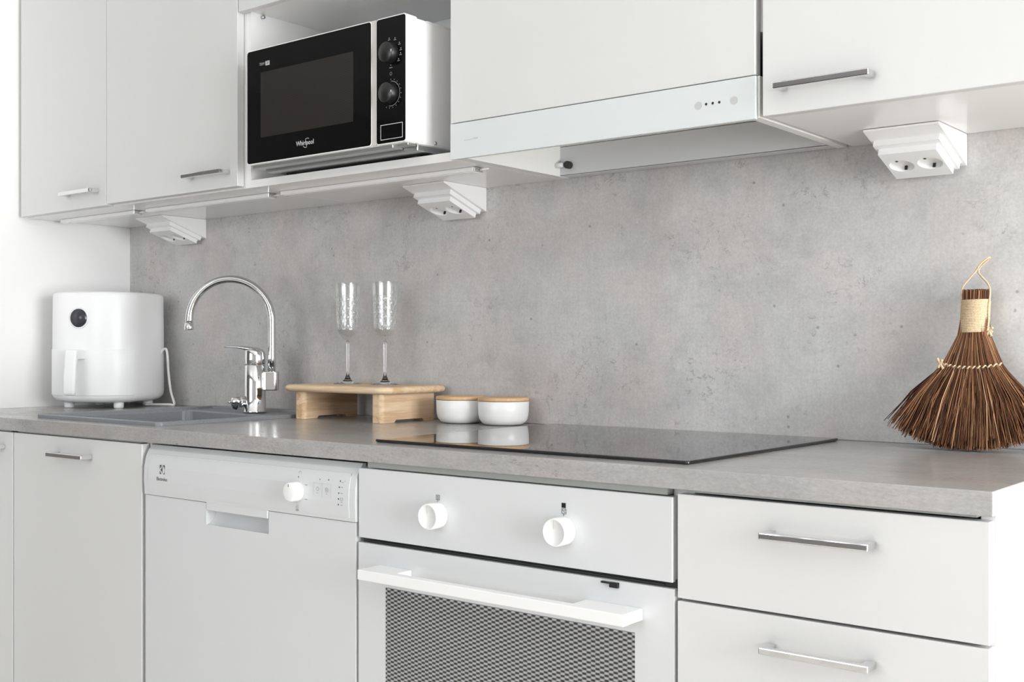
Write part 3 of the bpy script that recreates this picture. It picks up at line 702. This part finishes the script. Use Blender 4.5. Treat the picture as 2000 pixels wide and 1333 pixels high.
for fx, fy in ((-.0725, -.0700), (.0725, -.0700), (-.0725, .0700), (.0725, .0700)):
    bm = bmesh.new(); lathe(bm, [(.0105, .0002), (.0125, .002), (.0130, .017)], (fx, fy, 0), 20); part('foot', bm, M['plastic_white'], af, True)
bm = bmesh.new(); tube(bm, spline([(.205, -.0730, .985), (.214, -.058, 1.040), (.2225, -.052, 1.054), (.2295, -.048, 1.045), (.232, -.045, .990), (.238, -.042, .940), (.2475, -.038, .906), (.236, -.046, .9045), (.208, -.064, .9045), (.180, -.082, .9045)], 8), .0034, 10)
part('power_cord', bm, M['plastic_white'], af)

# ------------------------------------------------------------------ wooden riser board
bd = thing('wooden_riser', 'pale pine serving board raised on two thick wooden feet', 'serving board', (1.05, -.11, TOP))
bm = bmesh.new(); x0, x1, y0, y1 = .885, 1.213, -.211, -.006
ls = []
for i in range(9):
    t = -PI / 2 + PI * i / 8; ins = .0076 * (1 - math.cos(t)); z = .9685 + .0076 * math.sin(t)
    ls.append([Vector((p, q, z)) for p, q in rrect(x0 + ins, x1 - ins, y0 + ins, y1 - ins, .030, 8)])
loops(bm, ls); bmesh.ops.recalc_face_normals(bm, faces=bm.faces); part('board', bm, M['pine'], bd)
def riser_leg(xa, xb):
    bm = bmesh.new(); ya, yb = -.196, -.030
    ls = []
    prof = rrect(xa, xb, ya, yb, .009, 5)
    bm2 = loops(bm, [[Vector((p, q, z)) for p, q in prof] for z in (TOP + .0004, .9612)], smooth=False); bmesh.ops.recalc_face_normals(bm2, faces=bm2.faces)
    cut = bmesh.new(); zt = TOP + .0062
    pr_ = [(ya + .038, TOP - .01), (ya + .038, TOP + .001), (ya + .043, zt), (yb - .043, zt), (yb - .038, TOP + .001), (yb - .038, TOP - .01)]
    loops(cut, [[Vector((x, p, q)) for p, q in pr_] for x in (xa - .02, xb + .02)], smooth=False); bmesh.ops.recalc_face_normals(cut, faces=cut.faces)
    part('foot', bool_cut(bm2, cut), M['pine_leg'], bd)
riser_leg(.918, .950); riser_leg(1.158, 1.190)

# ------------------------------------------------------------------ champagne flutes
BT = .9762
def flute(loc, label):
    t = thing('champagne_flute', label, 'glass', loc, group='cut-glass champagne flutes on the wooden riser')
    bm = bmesh.new(); n_ = 120; cut = []; outer = [(.0006, .0965), (.006, .0985), (.0125, .1035), (.0185, .110), (.0228, .1165), (.0250, .1215)]
    m_ = 90
    for i in range(1, m_ + 1):
        q = i / m_; outer.append((.0250 + .0037 * q, .1215 + .1065 * q))
    inner = [(.0274 - .0037 * (1 - i / 12), .2278 - (1 - i / 12) * .102) for i in range(12, -1, -1)] + [(.0215, .121), (.0160, .113), (.0085, .1068), (.0004, .1055)]
    ls = []
    for r_, z in outer:
        row = []; cr_ = []
        for i in range(n_):
            th = 2 * PI * i / n_; rr = r_
            if z > .122 and z < .205:
                fade = min(1, (z - .122) / .004, (.205 - z) / .012)
                k1 = abs(((th / (2 * PI) * 10 + (z - .12) / .020) % 1) - .5) * 2; k2 = abs(((th / (2 * PI) * 10 - (z - .12) / .020) % 1) - .5) * 2
                g_ = fade * (1 - min(1, min(k1, k2) * 3.2)); rr -= .0012 * g_
            else: g_ = 0.0
            cr_.append(g_)
            row.append(Vector((rr * math.cos(th), rr * math.sin(th), z)))
        ls.append(row); cut += cr_
    for r_, z in inner: ls.append([Vector((r_ * math.cos(2 * PI * i / n_), r_ * math.sin(2 * PI * i / n_), z)) for i in range(n_)])
    loops(bm, ls); bmesh.ops.recalc_face_normals(bm, faces=bm.faces); nb = len(bm.verts); bo = part('bowl', bm, M['thin_glass'], t, True)
    at_ = bo.data.attributes.new('cut', 'FLOAT', 'POINT'); at_.data.foreach_set('value', cut + [0.0] * (len(bo.data.vertices) - len(cut)))
    bm = bmesh.new(); lathe(bm, [(.0036, .0185), (.0033, .030), (.0031, .06), (.0034, .085), (.0042, .0915), (.0030, .0960)], n=28); part('stem', bm, M['glass'], t, True)
    bm = bmesh.new(); lathe(bm, [(.0308, .0001), (.0312, .0007), (.0305, .0014), (.021, .0028), (.013, .0052), (.0085, .0092), (.0058, .0135), (.0042, .0182)], n=44); part('foot', bm, M['glass'], t, True)
    return t
f1 = flute((.976, -.090, BT), 'tall cut-glass champagne flute on the riser, the one nearer the tap')
duplicate(f1, (1.0845, -.080, BT), 'tall cut-glass champagne flute on the riser, the one farther from the tap')

# ------------------------------------------------------------------ lidded jars
j = thing('lidded_jar', 'small white ceramic jar with wooden lid, the one right beside the hob corner', 'jar', (1.408, -.064, TOP), group='white ceramic jars with wooden lids')
bm = bmesh.new(); lathe(bm, [(.030, .0003), (.037, .0012), (.0435, .0045), (.0490, .0115), (.0512, .0200), (.0520, .0300), (.0525, .0480), (.0517, .0488), (.0500, .0484), (.0495, .0470), (.0490, .020), (.040, .006), (.0001, .005)], n=64); part('pot', bm, M['ceramic'], j, True)
bm = bmesh.new(); lathe(bm, [(.0490, .0492), (.0518, .0494), (.0526, .0504), (.0527, .0545), (.0518, .0562), (.0505, .0566), (.0001, .0566)], n=64); part('lid', bm, M['beech'], j, True, label='pale wooden lid')
duplicate(j, (1.2985, -.0700, TOP), 'small round white ceramic jar with wooden lid beside the riser foot')

# ------------------------------------------------------------------ hand broom
BX = 2.3335
br = thing('hand_broom', 'brown palm-fibre hand broom with jute binding leaning on the splashback', 'broom', (BX, -.06, TOP))
def lean(z): return -.074 + (z - TOP) / .25 * .046
bm = bmesh.new(); shade = []
def strand(p, r, s, n=3):
    v0 = len(bm.verts)
    tube(bm, p, r, n, cap=False); shade.extend([s] * (len(bm.verts) - v0))
for i in range(2900):
    u = random.gauss(0, .48); u = max(-1, min(1, u)) if random.random() < .5 else random.uniform(-1, 1)
    w_ = random.uniform(-1, 1)
    e = math.sqrt(max(0, 1 - .75 * u * u)); dep = w_ * e
    ang = abs(u)
    stray = 1 + (random.random() < .04) * random.uniform(.0, .16)
    topz = 1.112 + random.uniform(-.004, .004)
    midz = 1.033
    xb = BX + u * .111 * stray + random.gauss(0, .0052); zb = TOP + .0012 + .030 * ang ** 2.2 + abs(random.gauss(0, .0075))
    xm = BX + u * .0425 + random.gauss(0, .0010)
    p = [Vector((BX + u * .0180, lean(topz) + dep * .0150, topz)), Vector((BX + u * .0225, lean(1.078) + dep * .0155, 1.078)),
         Vector((xm, lean(midz) + dep * .0150, midz)),
         Vector((xm * .45 + xb * .55 + random.gauss(0, .0030), lean(.97) + dep * .019 + random.gauss(0, .0012), .972 + (zb - TOP) * .4)),
         Vector((xb, min(-.004, lean(.90) + dep * .026 + random.gauss(0, .002)), zb))]
    k_ = random.uniform(.55, 1.7); strand(p, [.0008 * k_, .0008 * k_, .0008 * k_, .0007 * k_, .0005 * k_], min(1, max(0, random.betavariate(1.0, 1.7))))
for i in range(500):     # cut butt above the binding
    u = random.uniform(-1, 1); w_ = random.uniform(-1, 1); e = math.sqrt(1 - u * u)
    p = [Vector((BX + u * .0185, lean(1.12) + w_ * e * .0145, 1.120)), Vector((BX + u * .0205, lean(1.15) + w_ * e * .0165, 1.1485 + random.uniform(-.002, .0015)))]
    strand(p, [.0009, .0008], random.betavariate(1.6, 2.4))
# each strand row keeps one shade
me = bpy.data.meshes.new('bristles'); bm.to_mesh(me); bm.free()
at_ = me.attributes.new('shade', 'FLOAT', 'POINT'); at_.data.foreach_set('value', shade)
ob = bpy.data.objects.new('bristles', me); COL.objects.link(ob); ob.parent = br; me.transform(base_matrix(br).inverted()); me.materials.append(M['bristle']); ob['kind'] = 'stuff'
bm = bmesh.new()
turns = 19
pts = []
for i in range(turns * 20 + 1):
    t = 2 * PI * i / 20; z = 1.0815 + (1.1325 - 1.0815) * i / (turns * 20)
    pts.append((BX + .0208 * math.cos(t), lean(z) + .0165 * math.sin(t), z))
tube(bm, pts, .0017, 7)
part('cord_binding', bm, M['jute'], br)
bm = bmesh.new()
tube(bm, spline([(BX - .019, lean(1.12) - .006, 1.118), (BX - .0205, lean(1.14) - .004, 1.150), (BX - .012, -.030, 1.165), (BX - .0015, -.028, 1.178), (BX + .006, -.026, 1.190), (BX + .0165, -.022, 1.199),
                 (BX + .0160, -.018, 1.1975), (BX + .004, -.020, 1.186), (BX + .001, -.022, 1.177), (BX + .009, -.026, 1.167), (BX + .0180, -.030, 1.157), (BX + .0220, -.034, 1.145), (BX + .0215, -.040, 1.120), (BX + .0225, -.044, 1.100), (BX + .0225, -.050, 1.084)], 8), .0015, 8)
part('hanging_loop', bm, M['jute'], br)
bm = bmesh.new(); pts = []
for i in range(97):
    u = -1 + 2 * i / 96; x = BX + .0455 * u; z = 1.0335 - .006 * (1 - u * u) + .0016 * math.sin(i * .8)
    e = math.sqrt(max(0.02, 1 - .75 * u * u)); pts.append((x, lean(z) - .0150 * e - .0012 - .0014 * math.cos(i * .8) + .001, z))
tube(bm, pts, .0013, 7)
k0 = Vector((BX - .046, lean(1.034) - .010, 1.033))
for a in ((.004, -.002, .006), (-.004, -.003, .009), (.006, -.004, -.008), (-.002, -.003, -.007), (-.006, -.001, .006)):
    tube(bm, spline([k0 - Vector(a) * .4, k0 + Vector(a) * .3, k0 + Vector(a)], 4), [.0021] * 9, 7)
part('stitching_cord', bm, M['jute'], br)
bm = bmesh.new(); k0 = Vector((BX + .0240, lean(1.084) - .006, 1.085))
for a in ((.006, -.002, .004), (.004, -.002, -.009), (-.004, -.003, -.012), (.005, 0, -.003), (-.001, -.003, .006)):
    tube(bm, spline([k0 - Vector(a) * .4, k0 + Vector(a) * .3, k0 + Vector(a)], 4), [.0020] * 9, 7)
part('end_knot', bm, M['jute'], br)
